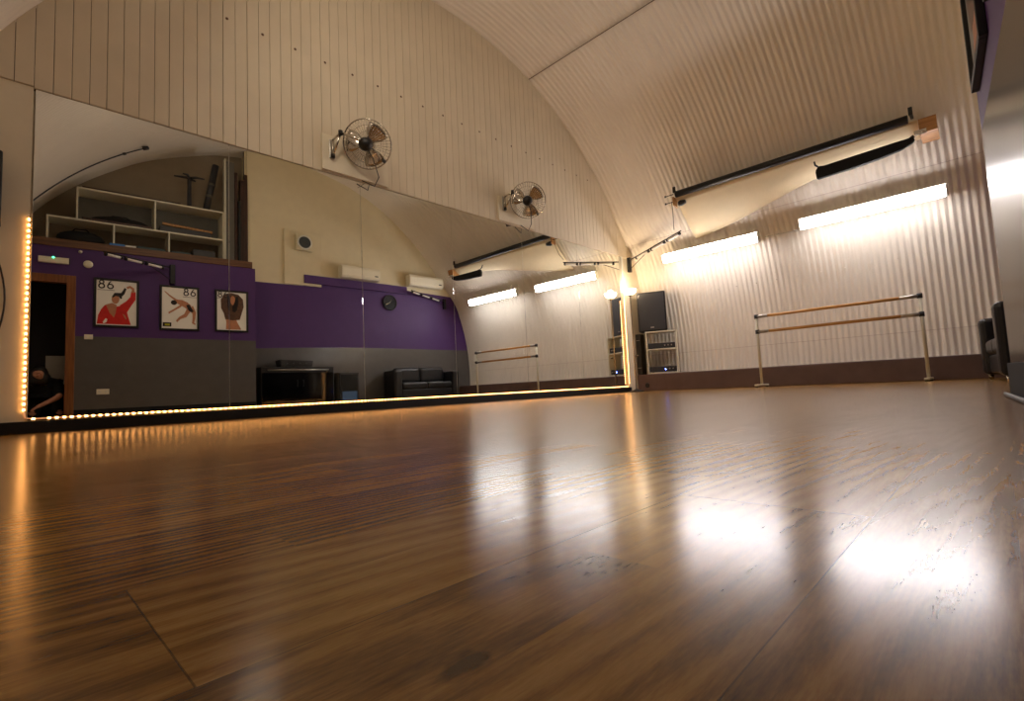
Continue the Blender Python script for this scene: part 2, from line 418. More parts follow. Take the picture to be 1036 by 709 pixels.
for i, (p, d) in enumerate(pts[:100]):
    o = b0 if i == 0 else b0.copy()
    if i: C.objects.link(o); o.parent = t
    o.location = p-t.location; o.rotation_euler = Vector((0, 0, 1)).rotation_difference(d).to_euler()
rest = MB()
for p, d in pts[100:]: bulb(rest, p-t.location, d)
o = rest.build('small_bulbs', M['bulb'], t); o['kind'] = 'stuff'

# ------------------------------------------------------------------ fluorescent fittings on the side wall
def fluorescent(label, y0, y1, z):
    L = y1-y0; X = 8.095
    t = thing('fluorescent_light', label, 'light', (X, y0, z), 0, 'fluorescent lights on the corrugated wall')
    tilt = Matrix.Rotation(-.30, 4, 'Y'); wl = side_x(z)-.006-X
    m = MB(); m.box(-.045, .0, 0, L, -.070, .078, .006, tilt); m.box(-.084, -.040, 0, L, .070, .082, .003, tilt); m.build('housing', M['white'], t)
    for yy in (.25, L-.25):
        m = MB(); m.box(-.012, wl-.030, yy-.03, yy+.03, -.03, .03, .004); m.build('bracket', M['white'], t)
    m = MB(); m.box(-.112, -.046, .022, L-.022, -.076, .068, .024, tilt); m.build('diffuser', M['tube'], t)
    for a, b_ in ((0, .02), (L-.02, L)):
        m = MB(); m.box(-.114, -.046, a, b_, -.080, .069, .008, tilt); m.build('end_cap', M['white'], t)
    return t
fluorescent('lit white fluorescent fitting on the corrugated wall, the shorter one nearer the speaker', 2.46, 4.05, 2.30)
fluorescent('lit white fluorescent fitting on the corrugated wall above the barre, the larger one', .275, 1.91, 2.335)
m = MB(); m.tube([(side_x(2.31)-.014, y, 2.30+.01*(y > 2.1)) for y in (1.93, 2.1, 2.3, 2.44)], .008, 6)
tag(m.build('cable_conduit', M['white']), 'thin white conduit joining the two fluorescent fittings', 'conduit')

# ------------------------------------------------------------------ uplighter lamp in the corner
lx, ly = 7.70, 4.54
t = thing('floor_lamp', 'slim floor lamp with glowing white bowl beside the mirror edge', 'lamp', (lx, ly, 0))
m = MB(); m.lathe([(.0, 0), (.13, 0), (.13, .018), (.05, .03), (.016, .05)], 28); m.build('base', M['black'], t)
m = MB(); m.lathe([(.012, .05), (.012, 1.66), (.03, 1.68), (.034, 1.70)], 14); m.build('pole', M['steel'], t)
m = MB(); m.lathe([(.03, 1.70), (.07, 1.712), (.10, 1.745), (.112, 1.79), (.107, 1.79), (.096, 1.75), (.066, 1.72), (.0, 1.712)], 32, cap=False); m.build('lamp_shade', M['bowl'], t)
m = MB(); m.lathe([(.0, 0), (.014, 0), (.014, .05), (0, .056)], 10, (.0, -.026, .62), (0, -1, 0)); m.build('switch', M['chrome'], t)
def point(name, loc, power, col, rad):
    l = bpy.data.lights.new(name, 'POINT'); l.energy = power; l.color = col; l.shadow_soft_size = rad
    o = bpy.data.objects.new(name, l); C.objects.link(o); o.location = loc; return o
point('floor_lamp_glow', (lx, ly, 1.80), 8., (1., .74, .48), .05)
point('warm_fill_point', (2.3, 2.6, 3.62), 8., (1., .86, .70), .12)  # added warm fill out of frame, with no fitting behind it
l = bpy.data.lights.new('warm_fill_area', 'AREA'); l.shape = 'RECTANGLE'; l.size = .25; l.size_y = 1.2; l.energy = 14.; l.color = (1., .84, .67)  # second added fill: unseen warm panel brightening the room from the left
o = bpy.data.objects.new('warm_fill_area', l); C.objects.link(o); o.location = (1.2, 2.8, 4.0)
o.rotation_euler = Vector((.90, -.08, -.42)).to_track_quat('-Z', 'Y').to_euler()

# ------------------------------------------------------------------ chrome wall fans
def wall_fan(name_label, mount, head, face):
    mount, head, face = Vector(mount), Vector(head), Vector(face).normalized()
    t = thing('wall_fan', name_label, 'fan', mount, 0, 'chrome fans on the boarded wall')
    q = Vector((0, 0, 1)).rotation_difference(face); h = head-mount
    def place(o): o.location = h; o.rotation_euler = q.to_euler(); return o
    R = .245
    # wire guard: rim rings and bowed spokes in front and behind
    m = MB()
    ring = lambda r_, z_, w_: m.tube([(r_*math.cos(2*PI*k/48), r_*math.sin(2*PI*k/48), z_) for k in range(48)], w_, 6, closed=True)
    ring(R, .0, .006); ring(R*.995, .02, .004); ring(R*.995, -.02, .004)
    for rr, zz in ((.19, .062), (.13, .078), (.06, .086)): ring(rr, zz, .002)
    for k in range(44):
        a = 2*PI*k/44; c, s_ = math.cos(a), math.sin(a)
        m.tube([(rr*c, rr*s_, zz) for rr, zz in ((.045, .088), (.13, .079), (.19, .063), (.235, .03), (R, 0))], .0013, 4)
        m.tube([(rr*c, rr*s_, zz) for rr, zz in ((.06, -.085), (.15, -.075), (.21, -.05), (R, 0))], .0013, 4)
    place(m.build('guard', M['chrome'], t))
    m = MB(); m.lathe([(0, .096), (.04, .094), (.05, .086), (.05, .082), (0, .082)], 24, cap=False); place(m.build('badge', M['chrome'], t))
    for k in range(3):
        m = MB(); a0 = 2*PI*k/3+.55; n = 7; vs = []
        for i in range(n):
            rr = .045+(.222-.045)*i/(n-1); wdt = .42+.34*math.sin(PI*i/(n-1)*.62+.3)
            rowv = []
            for j in range(6):
                u = j/5-.5; a = a0+u*2*wdt*(1-.25*i/(n-1)); rowv.append((rr*math.cos(a), rr*math.sin(a), .012+u*.055))
            vs.append(rowv)
        for i in range(n-1):
            for j in range(5): m.poly([vs[i][j], vs[i+1][j], vs[i+1][j+1], vs[i][j+1]])
        o = m.build('blade', M['chrome'], t); place(o)
        for p_ in o.data.polygons: p_.use_smooth = True
        md = o.modifiers.new('thick', 'SOLIDIFY'); md.thickness = .002
    m = MB(); m.lathe([(0, .05), (.035, .048), (.045, .03), (.045, -.01), (0, -.01)], 20, cap=False); place(m.build('hub', M['chrome'], t))
    m = MB(); m.lathe([(.03, -.01), (.062, -.03), (.068, -.06), (.066, -.15), (.05, -.185), (0, -.19)], 22); place(m.build('motor', M['black'], t))
    # swing bracket
    bk = q @ Vector((0, 0, -.15))+h
    m = MB(); m.box(-.03, .03, -.012, .0, -.10, .10, .006); m.build('wall_plate', M['steel'], t)
    e1 = Vector((.02, -.16, .12)); e2 = Vector((.0, -.03, .09)); e3 = Vector((.0, -.03, -.08))
    m = MB(); m.tube([e2, e1], .011, 8); m.tube([e3, e1*.9+e3*.1], .011, 8); m.tube([e2, e3], .011, 8); m.tube([e1, bk*.6+e1*.4+Vector((0, 0, .02)), bk], .014, 8); m.build('bracket', M['chrome'], t)
    MB().lathe([(0, -.028), (.022, -.022), (.022, .022), (0, .028)], 12, e1, (0, 0, 1)).build('knob', M['black'], t); MB().lathe([(0, -.02), (.02, -.016), (.02, .016), (0, .02)], 12, e3, (0, 0, 1)).build('knob', M['black'], t)
    kn = q @ Vector((R*.98, 0, 0))+h
    m = MB(); m.lathe([(0, -.03), (.018, -.02), (.018, .02), (0, .03)], 12, q @ Vector((.20, .02, -.02))*1.15+h, face); m.build('side_knob', M['dark_grey'], t)
    s0 = q @ Vector((.10, -.18, -.05))+h
    m = MB(); m.tube([bk, bk+Vector((.12, .05, -.10)), Vector((h.x+.20, -.06, h.z-.26)), Vector((h.x+.16, -.03, h.z-.36)), Vector((h.x+.02, -.015, -.245))], .006, 6); m.build('cord', M['dark_grey'], t)
    return t
wall_fan('chrome wall fan on the boarding above the mirrors, the nearer and larger one', (2.32, D-.04, 2.68), (2.625, 4.52, 2.765), (.58, .68, .45))
wall_fan('chrome wall fan on the boarding above the mirrors, the farther one towards the corner', (4.80, D-.04, 2.70), (5.09, 4.51, 2.76), (.72, .58, .38))
for x0, x1, z0, z1, lb in ((2.22, 2.98, 2.455, 2.83, 'cream mounting board behind the nearer chrome fan'), (4.70, 5.42, 2.455, 2.80, 'cream mounting board behind the farther chrome fan')):
    m = MB(); m.box(x0, x1, D-.038, D-.0165, z0, z1, .004); tag(m.build('mounting_board', M['plaster']), lb, 'board', 'fan mounting boards')

# ------------------------------------------------------------------ roller screen high on the side wall
t = thing('roller_screen', 'black roller tube with cream canvas sheet high on the corrugated wall', 'screen', (7.42, .53, 3.09))
o0 = Vector(t.location)
m = MB(); m.tube([Vector((7.42, .53, 3.09))-o0, Vector((7.42, 3.44, 3.095))-o0], .050, 18); m.build('roller_tube', M['black'], t)
m = MB(); nu, nv = 24, 10; g = []
for i in range(nu+1):
    u = i/nu; y = .45+(3.46-.45)*u; rowv = []
    zl = 2.935+(2.50-2.935)*(max(0., u-.15)/.85)**1.25
    zl = 2.93-.43*smoothstep((u-.1)/1.0)
    xl = side_x(zl)-.03
    for j in range(nv+1):
        v = j/nv; sag = .05*math.sin(PI*v)
        rowv.append(Vector((7.43+(xl-7.43)*v, y, 3.055+(zl-3.055)*v-sag*(1-.4*u)))-o0)
    g.append(rowv)
for i in range(nu):
    for j in range(nv): m.poly([g[i][j], g[i+1][j], g[i+1][j+1], g[i][j+1]])
o = m.build('canvas', M['sheet'], t); md = o.modifiers.new('thick', 'SOLIDIFY'); md.thickness = .006
for p_ in o.data.polygons: p_.use_smooth = True
m = MB(); m.prism([Vector(p)-o0 for p in ((7.385, .28, 3.035), (7.44, .28, 3.05), (7.74, .28, 2.90), (7.74, .28, 2.86), (7.42, .28, 2.88))], (0, .16, 0)); m.build('end_block', M['ply'], t)
m = MB(); m.prism([Vector(p)-o0 for p in ((7.39, 3.47, 3.06), (7.50, 3.47, 3.05), (7.52, 3.47, 2.90), (7.40, 3.47, 2.93))], (0, .02, 0)); m.build('end_plate', M['ply'], t)
for yy in (.50, 3.46):
    m = MB(); m.box(7.39-o0.x, 7.56-o0.x, yy-.015-o0.y, yy+.015-o0.y, .04, .075, .004); m.box(7.395-o0.x, 7.425-o0.x, yy-.02-o0.y, yy+.02-o0.y, .035, .13, .004); m.build('bracket', M['black'], t)
for dz in (.02, -.10): MB().tube([Vector((7.42, 3.48, 3.09+dz))-o0, Vector((7.42, 3.62, 3.09+dz))-o0], .007, 8).lathe([(0, -.012), (.016, -.008), (.016, .008), (0, .012)], 10, Vector((7.42, 3.62, 3.09+dz))-o0, (0, 1, 0)).build('end_pin', M['black'], t)
m = MB(); m.tube([Vector(p)-o0 for p in ((7.42, 3.52, 3.0), (7.46, 3.53, 2.85), (7.52, 3.56, 2.70), (7.60, 3.60, 2.60))], .006, 6); m.build('cord', M['dark_grey'], t)
m = MB(); m.lathe([(0, -.06), (.03, -.05), (.048, .03), (.04, .06), (0, .06)], 14, Vector((7.46, 3.36, 2.95))-o0, (.2, 1, 0)); m.build('weight', M['black'], t)
t = thing('rolled_banner', 'black rolled banner hanging under the right half of the cream canvas', 'banner', (7.365, .54, 2.83))
m = MB(); m.prism([(-.04, y-.55, z-2.86) for y, z in ((1.50, 2.690), (1.51, 2.80), (1.47, 2.86), (1.40, 2.83), (1.0, 2.85), (.62, 2.86), (.52, 2.865), (.49, 2.84), (.51, 2.80), (.62, 2.755), (.80, 2.73), (1.1, 2.705))], (.06, 0, 0))
bmesh.ops.bevel(m.bm, geom=list(m.bm.edges), offset=.010, segments=2, affect='EDGES'); m.build('roll', M['black_rough'], t)
m = MB(); m.tube([(0, .93, .0), (0, .96, .03), (.02, .97, .085)], .012, 8); m.build('hook', M['black'], t)
MB().tube([(0, .02, -.02), (0, -.05, .02)], .02, 8).build('end_cap', M['black'], t)
m = MB(); m.box(-.03, .05, -.17, -.055, .03, .065, .006); m.build('clip', M['chrome'], t)

# ------------------------------------------------------------------ ballet barre
t = thing('ballet_barre', 'portable double ballet barre of wood rails and white posts by the corrugated wall', 'barre', (7.86, 1.6, 0))
Y0, Y1 = .64-1.6, 2.545-1.6
for z in (1.045, .818):
    m = MB(); m.tube([(0, Y0, z), (0, Y1, z)], .021, 16); o = m.build('rail', M['wood'], t)
    for a, c in ((Y0-.005, Y0+.20), (Y1-.16, Y1+.005)): MB().tube([(0, a, z), (0, c, z)], .0235, 16).build('sleeve', M['steel'], o)
for y in (Y0, Y1):
    m = MB(); m.tube([(0, y, .04), (0, y, 1.075)], .019, 14); o = m.build('post', M['grey_metal'] if False else M['shelfwhite'], t)
    for z in (1.045, .818): MB().lathe([(.028, -.03), (.028, .03)], 14, (0, y, z), (0, 0, 1)).lathe([(0, .02), (.014, .022), (.014, .05), (0, .052)], 10, (0, y, z), (-1, 0, 0)).build('clamp', M['dark_grey'], o)
for y in (Y0, Y1):
    m = MB(); m.box(-.24, .23, y-.028, y+.028, .018, .045, .008); o = m.build('foot', M['shelfwhite'], t)
    for xx in (-.22, .21):
        k = MB(); k.lathe([(.022, 0), (.026, .008), (.02, .018)], 12, (xx, y, 0)); k.build('rubber_pad', M['black'], o)

# ------------------------------------------------------------------ speaker, shelf and gear in the corner (on the kerb)
KZ = .2985
t = thing('shelf_unit', 'small open white shelf unit on the kerb under the speaker', 'shelf', (8.28, 4.02, KZ), .41); W_, DP, H_ = .53, .28, .735
for y in (0, W_-.022):
    m = MB(); m.box(0, DP, y, y+.022, 0, H_, .002); m.build('side_panel', M['shelfwhite'], t)
for z in (.0, .42):
    m = MB(); m.box(.003, DP, .0225, W_-.0225, z+.001, z+.023, .002); m.build('shelf', M['shelfwhite'], t)
m = MB(); m.box(0, DP, -.004, W_+.004, H_+.0005, H_+.022, .002); m.build('top', M['shelfwhite'], t)
t = thing('equipment_case', 'tall black equipment case between shelf unit and floor lamp', 'case', (8.11, 4.635, KZ))
m = MB(); m.box(0, .15, 0, .098, 0, .735, .008); m.build('body', M['black'], t)
for z in (.12, .62): MB().tube([(.002, .02, z), (-.028, .03, z), (-.028, .07, z), (.002, .08, z)], .005, 6).build('handle', M['steel'], t)
def rack(name, label, y, z, w_, h_, led=None):
    t = thing(name, label, 'audio device', (8.28+.025*math.cos(.41)-y*math.sin(.41), 4.02+.025*math.sin(.41)+y*math.cos(.41), z), .41)
    m = MB(); m.box(.012, .24, 0, w_, 0.006, h_, .004); m.build('body', M['black'], t)
    m = MB(); m.box(0, .0115, -.01, w_+.01, .008, h_, .002); p_ = m.build('front_panel', M['dark_grey'], t)
    for k in range(3): MB().lathe([(.012, 0), (.011, .014)], 14, (0, w_*(.12+.13*k), h_*.55), (-1, 0, 0)).build('knob', M['steel'], p_)
    if led:
        m = MB(); m.lathe([(.0, 0), (.011, .0), (.009, .005), (0, .006)], 10, (-.0005, w_*.40, h_*.5), (-1, 0, 0)); m.build('display_light', led, t)
    for yy in (.04, w_-.04):
        for xx in (.05, .2): MB().lathe([(.012, 0), (.012, .006)], 10, (xx, yy, 0)).build('rubber_foot', M['black'], t)
rack('mixer', 'flat black mixer on the upper shelf of the white unit', .045, KZ+.4435, .44, .10)
rack('amplifier', 'dark amplifier with a bright blue light on the lower shelf', .045, KZ+.0245, .44, .10, M['led_blue'])
t = thing('loudspeaker', 'black loudspeaker standing on top of the white shelf unit', 'speaker', (8.25, 4.165, KZ+H_+.0225), .40)
m = MB(); m.prism([(.005, .0, 0), (.205, .04, 0), (.205, .46, 0), (.005, .50, 0)], (0, 0, .72))
bmesh.ops.bevel(m.bm, geom=list(m.bm.edges), offset=.012, segments=3, affect='EDGES'); cab = m.build('cabinet', M['black'], t)
m = MB(); m.box(-.008, .004, .03, .47, .03, .69, .004); m.build('grille', M['dark_grey'], t)
m = MB(); m.box(-.0115, -.0085, .225, .285, .065, .085, .001); m.build('badge', M['steel'], t)
m = MB(); m.prism([(-.009, .445, .675), (-.009, .475, .675), (-.009, .475, .615)], (-.002, 0, 0)); m.build('corner_plate', M['grey_metal'], t)
# small speaker in the kerb front
m = MB(); m.lathe([(.045, 0), (.045, .006), (.03, .008), (.022, .003), (0, .003)], 20, (8.1005, 4.55, .10), (-1, 0, 0)); tag(m.build('cable_port', M['black']), 'round black cable port in the kerb below the floor lamp', 'port')

# ------------------------------------------------------------------ swing-arm light bars
def light_bar(label, base, bend, strut_z=-.22):
    base = Vector(base); e = Vector(bend)-base; L = e.length; d = e.normalized()
    t = thing('light_bar', label, 'light bar', base, 0, 'swing-arm light bars')
    m = MB(); m.tube([(0, 0, 0), e], .010, 10); m.build('bar', M['black'], t)
    m = MB(); m.tube([(0, 0, strut_z), e*.42+Vector((0, 0, -.012))], .006, 8); m.build('strut', M['black'], t)
    m = MB(); m.box(-.035, .035, -.03, .03, strut_z-.05, .05, .006); m.build('bracket', M['black'], t)
    for a, c in ((.16, .40), (.46, .70), (.76, .97)):
        lo = Vector((0, 0, -.034)); m = MB(); m.tube([e*a+lo, e*c+lo], .019, 12); o = m.build('lamp_tube', M['tube_off'], t)
        for u in (a, c): MB().tube([e*u+lo-d*.014, e*u+lo+d*.014], .025, 10).tube([e*u+lo, e*u], .007, 6).build('clip', M['black'], o)
    return t
light_bar('light bar of short white tubes reaching out of the corner above the floor lamp', (7.98, 4.68, 2.385), (7.68, 3.52, 2.58), -.17)
light_bar('light bar of short white tubes swung out over the posters', (1.93, PY(1.93)+.035, 2.40), (1.0, PY(1.0)+.50, 2.43))
light_bar('light bar of short white tubes below the farther air conditioner', (7.86, RY(7.86)+.035, 2.47), (6.75, RY(6.75)+.25, 2.60), -.16)

# ------------------------------------------------------------------ partition fittings
def seen(pts, flip=False): return pts
def poster(label, x0, x1, z0, z1, art):
    t = thing('poster', label, 'poster', (0, 0, 0), 0, 'framed posters on the purple partition')
    t.location = (x0, PY(x0), z0); t.rotation_euler = (0, 0, PANG); w_, h_ = x1-x0, z1-z0; fr = .03
    m = MB()
    m.box(0, fr, .001, .028, 0, h_, .003); m.box(w_-fr, w_, .001, .028, 0, h_, .003); m.box(fr, w_-fr, .001, .028, 0, fr, .003); m.box(fr, w_-fr, .001, .028, h_-fr, h_, .003)
    m.build('frame', M['black'], t)
    m = MB(); m.box(fr+.001, w_-fr-.001, .002, .012, fr+.001, h_-fr-.001); m.build('print', M['paper'], t)
    art(t, w_, h_); return t
LAY = [0]
def shape(t, w_, h_, pts, m_, name='figure', k=1):
    """flat printed shape, (u,v) in 0..1 of the print"""
    m = MB(); y = .0122+.0004*k
    m.prism([(u*w_, y, v*h_) for u, v in pts], (0, .0003, 0)); return m.build(name, m_, t)
def blob(cx, cy, rx, ry, n=18, a0=0): return [(cx+rx*math.cos(2*PI*k/n+a0), cy+ry*math.sin(2*PI*k/n+a0)) for k in range(n)]
def limb(pts, wd):
    """outline of a bent, tapering limb"""
    L_, R_ = [], []
    for i, (x, y) in enumerate(pts):
        a = pts[max(i-1, 0)]; b = pts[min(i+1, len(pts)-1)]; dx, dy = b[0]-a[0], b[1]-a[1]; l = math.hypot(dx, dy) or 1; r_ = wd[i]/2
        L_.append((x-dy/l*r_, y+dx/l*r_)); R_.append((x+dy/l*r_, y-dx/l*r_))
    return L_+R_[::-1]
def masthead(t, w_, h_, u, v, s, asp):
    m = MB(); y = .0142
    def ring(cu, cv, r_, th):
        m.tube([((cu+r_*math.cos(2*PI*k/20))*w_, y, cv*h_+r_*math.sin(2*PI*k/20)*w_) for k in range(20)], th*w_, 6, closed=True)
    q = w_/h_
    ring(u, v+.110*s*q, .046*s, .017*s); ring(u, v, .060*s, .019*s); ring(u+.19*s, v, .060*s, .019*s)
    m.tube([((u+.145*s)*w_, y, (v+.045*s*q)*h_), ((u+.165*s)*w_, y, (v+.10*s*q)*h_), ((u+.205*s)*w_, y, (v+.145*s*q)*h_)], .016*s*w_, 6)
    m.tube([((u-.09*s)*w_, y, (v-.11*s*q)*h_), ((u+.28*s)*w_, y, (v-.11*s*q)*h_)], .006*s*w_, 5)
    for vv in m.bm.verts: vv.co.y = y+(vv.co.y-y)*.04
    m.build('masthead', M['pdark'], t)
def art_red(t, w_, h_):
    masthead(t, w_, h_, .165, .84, 1., 1)
    red = M['red']; sk = M['pskin']
    shape(t, w_, h_, [(.07, .06), (.10, .24), (.16, .36), (.24, .45), (.34, .45), (.46, .42), (.58, .45), (.66, .44), (.72, .36), (.76, .22), (.82, .06)], red, 'dress', 1)
    shape(t, w_, h_, limb([(.64, .38), (.76, .50), (.86, .62), (.87, .76)], [.22, .15, .13, .10]), red, 'sleeve', 2)
    shape(t, w_, h_, [(.26, .46), (.40, .50), (.50, .46), (.48, .30), (.44, .20), (.34, .30)], sk, 'neckline', 3)
    shape(t, w_, h_, limb([(.86, .74), (.86, .82), (.79, .86), (.72, .83)], [.08, .06, .05, .05]), sk, 'hand', 3)
    shape(t, w_, h_, blob(.47, .585, .085, .10), sk, 'face', 4)
    shape(t, w_, h_, limb([(.40, .62), (.46, .68), (.56, .68), (.60, .60)], [.03, .07, .09, .04]), M['pdark'], 'hair', 5)
    shape(t, w_, h_, limb([(.58, .66), (.64, .72), (.69, .82)], [.07, .07, .05]), M['pdark'], 'ponytail', 5)
    shape(t, w_, h_, [(.22, .07), (.28, .10), (.30, .16), (.26, .18), (.20, .10)], M['paper'], 'gap', 4)
    shape(t, w_, h_, [(.63, .28), (.67, .27), (.72, .19), (.70, .17)], M['pskin'], 'highlight', 4)
def art_arch(t, w_, h_):
    masthead(t, w_, h_, .66, .84, .95, 1)
    sk = M['pskin']
    shape(t, w_, h_, limb([(.12, .86), (.26, .76), (.40, .68), (.46, .66)], [.02, .035, .05, .06]), sk, 'arm', 1)
    shape(t, w_, h_, limb([(.22, .38), (.36, .46), (.50, .54), (.54, .58)], [.04, .04, .05, .06]), sk, 'arm', 1)
    shape(t, w_, h_, limb([(.42, .65), (.54, .63), (.66, .58), (.76, .52)], [.08, .13, .14, .13]), sk, 'torso', 2)
    shape(t, w_, h_, limb([(.72, .56), (.72, .46), (.64, .34), (.50, .28), (.42, .20)], [.13, .11, .09, .06, .05]), sk, 'leg', 2)
    shape(t, w_, h_, limb([(.78, .54), (.87, .40), (.86, .28), (.84, .18), (.90, .15)], [.13, .10, .07, .06, .03]), sk, 'leg', 2)
    shape(t, w_, h_, [(.66, .58), (.74, .60), (.86, .44), (.80, .42), (.72, .46)], M['pdark'], 'shorts', 4)
    shape(t, w_, h_, blob(.35, .62, .075, .055), M['pdark'], 'hair', 4)
    shape(t, w_, h_, [(.08, .08), (.29, .08), (.29, .17), (.08, .17)], M['pdark'], 'caption_box', 3)
    shape(t, w_, h_, [(.13, .10), (.25, .10), (.25, .14), (.13, .14)], M['pyellow'], 'caption', 5)
def art_torso(t, w_, h_):
    masthead(t, w_, h_, .15, .86, .9, 1)
    br = M['pbrown']; sk = M['pskin']
    shape(t, w_, h_, [(.32, .06), (.33, .24), (.30, .34), (.62, .34), (.66, .24), (.76, .10), (.78, .06)], sk, 'waist', 1)
    shape(t, w_, h_, [(.30, .30), (.26, .44), (.18, .56), (.17, .76), (.26, .90), (.48, .94), (.70, .91), (.84, .80), (.86, .62), (.80, .46), (.74, .30), (.52, .28)], br, 'top', 2)
    shape(t, w_, h_, blob(.53, .76, .075, .11), sk, 'face', 3)
    shape(t, w_, h_, limb([(.40, .86), (.41, .70), (.42, .52)], [.08, .10, .07]), M['pdark'], 'hair', 4)
    shape(t, w_, h_, limb([(.66, .86), (.64, .70), (.58, .56), (.56, .48)], [.07, .12, .16, .08]), M['pdark'], 'hair', 4)
poster('framed dance poster of a woman in a red dress on the purple partition', .95, 1.50, 1.385, 2.135, art_red)
poster('framed dance poster of a dancer arching backwards on the purple partition', 1.765, 2.315, 1.372, 2.11, art_arch)
poster('framed dance poster of a figure in a brown top on the purple partition', 2.545, 3.065, 1.378, 2.11, art_torso)

t = thing('emergency_light', 'long cream emergency light with a green lamp above the doorway', 'emergency light'); t.location = (.335, PY(.335), 2.29); t.rotation_euler = (0, 0, PANG)
m = MB(); m.box(0, .33, .001, .05, 0, .045, .006); m.box(0, .33, .001, .03, .045, .09, .004); m.build('body', M['ac'], t)
m = MB(); m.lathe([(.013, 0), (.011, .008), (0, .012)], 10, (.16, .03, .085), (0, 1, 0)); m.build('indicator', M['led_green'], t)
m = MB(); m.box(.331, .345, .001, .03, .01, .08, .003); m.build('end_cap', M['black'], t)
m = MB(); m.lathe([(.055, 0), (.058, .012), (.05, .028), (.02, .036), (0, .037)], 24, (.88, PY(.88)+.001, 2.325), (-.07, 1, 0)); tag(m.build('smoke_detector', M['ac']), 'round cream detector on the purple wall beside the emergency light', 'detector')
m = MB(); m.lathe([(.02, 0), (.024, .02), (.016, .04), (0, .045)], 16, (.79, PY(.79)+.001, 2.50), (-.07, 1, 0)); tag(m.build('motion_sensor', M['white']), 'tiny white sensor just under the loft edge', 'sensor')
def plate(name, label, x0, x1, z0, z1, rockers, cat):
    t = thing(name, label, cat); t.location = (x0, PY(x0), z0); t.rotation_euler = (0, 0, PANG)
    w_, h_ = x1-x0, z1-z0
    m = MB(); m.box(0, w_, .001, .012, 0, h_, .003); m.build('plate', M['ac'], t)
    for k in range(rockers):
        u = w_*(k+.5)/rockers; m = MB(); m.box(u-.013, u+.013, .0125, .018, h_*.3, h_*.7, .002); m.build('rocker', M['white'], t)
plate('light_switch', 'cream double light switch beside the door frame', .85, .95, 1.19, 1.262, 2, 'switch')
plate('wall_socket', 'cream double socket low on the grey partition', 1.0, 1.15, .365, .445, 2, 'socket')

# ------------------------------------------------------------------ lobby: grey cabinet and the photographer in the doorway
t = thing('filing_cabinet', 'grey cabinet against the dark wall inside the doorway', 'cabinet'); t.location = (.42, PY(.42), 0); t.rotation_euler = (0, 0, PANG)
m = MB(); m.box(0, .55, -.94, -.72, .56, 1.0, .006); m.build('body', M['grey_metal'], t)
for z0, z1 in ((.565, .835), (.845, .99)):
    m = MB(); m.box(.012, .538, -.7195, -.705, z0, z1, .004); dr = m.build('drawer', M['grey_metal'], t)
    k = MB(); k.tube([(.22, -.704, (z0+z1)/2), (.22, -.69, (z0+z1)/2), (.33, -.69, (z0+z1)/2), (.33, -.704, (z0+z1)/2)], .005, 6); k.build('handle', M['steel'], dr)
m = MB(); m.box(.01, .54, -.93, -.73, .0, .5595, .004); m.build('base', M['black'], t)

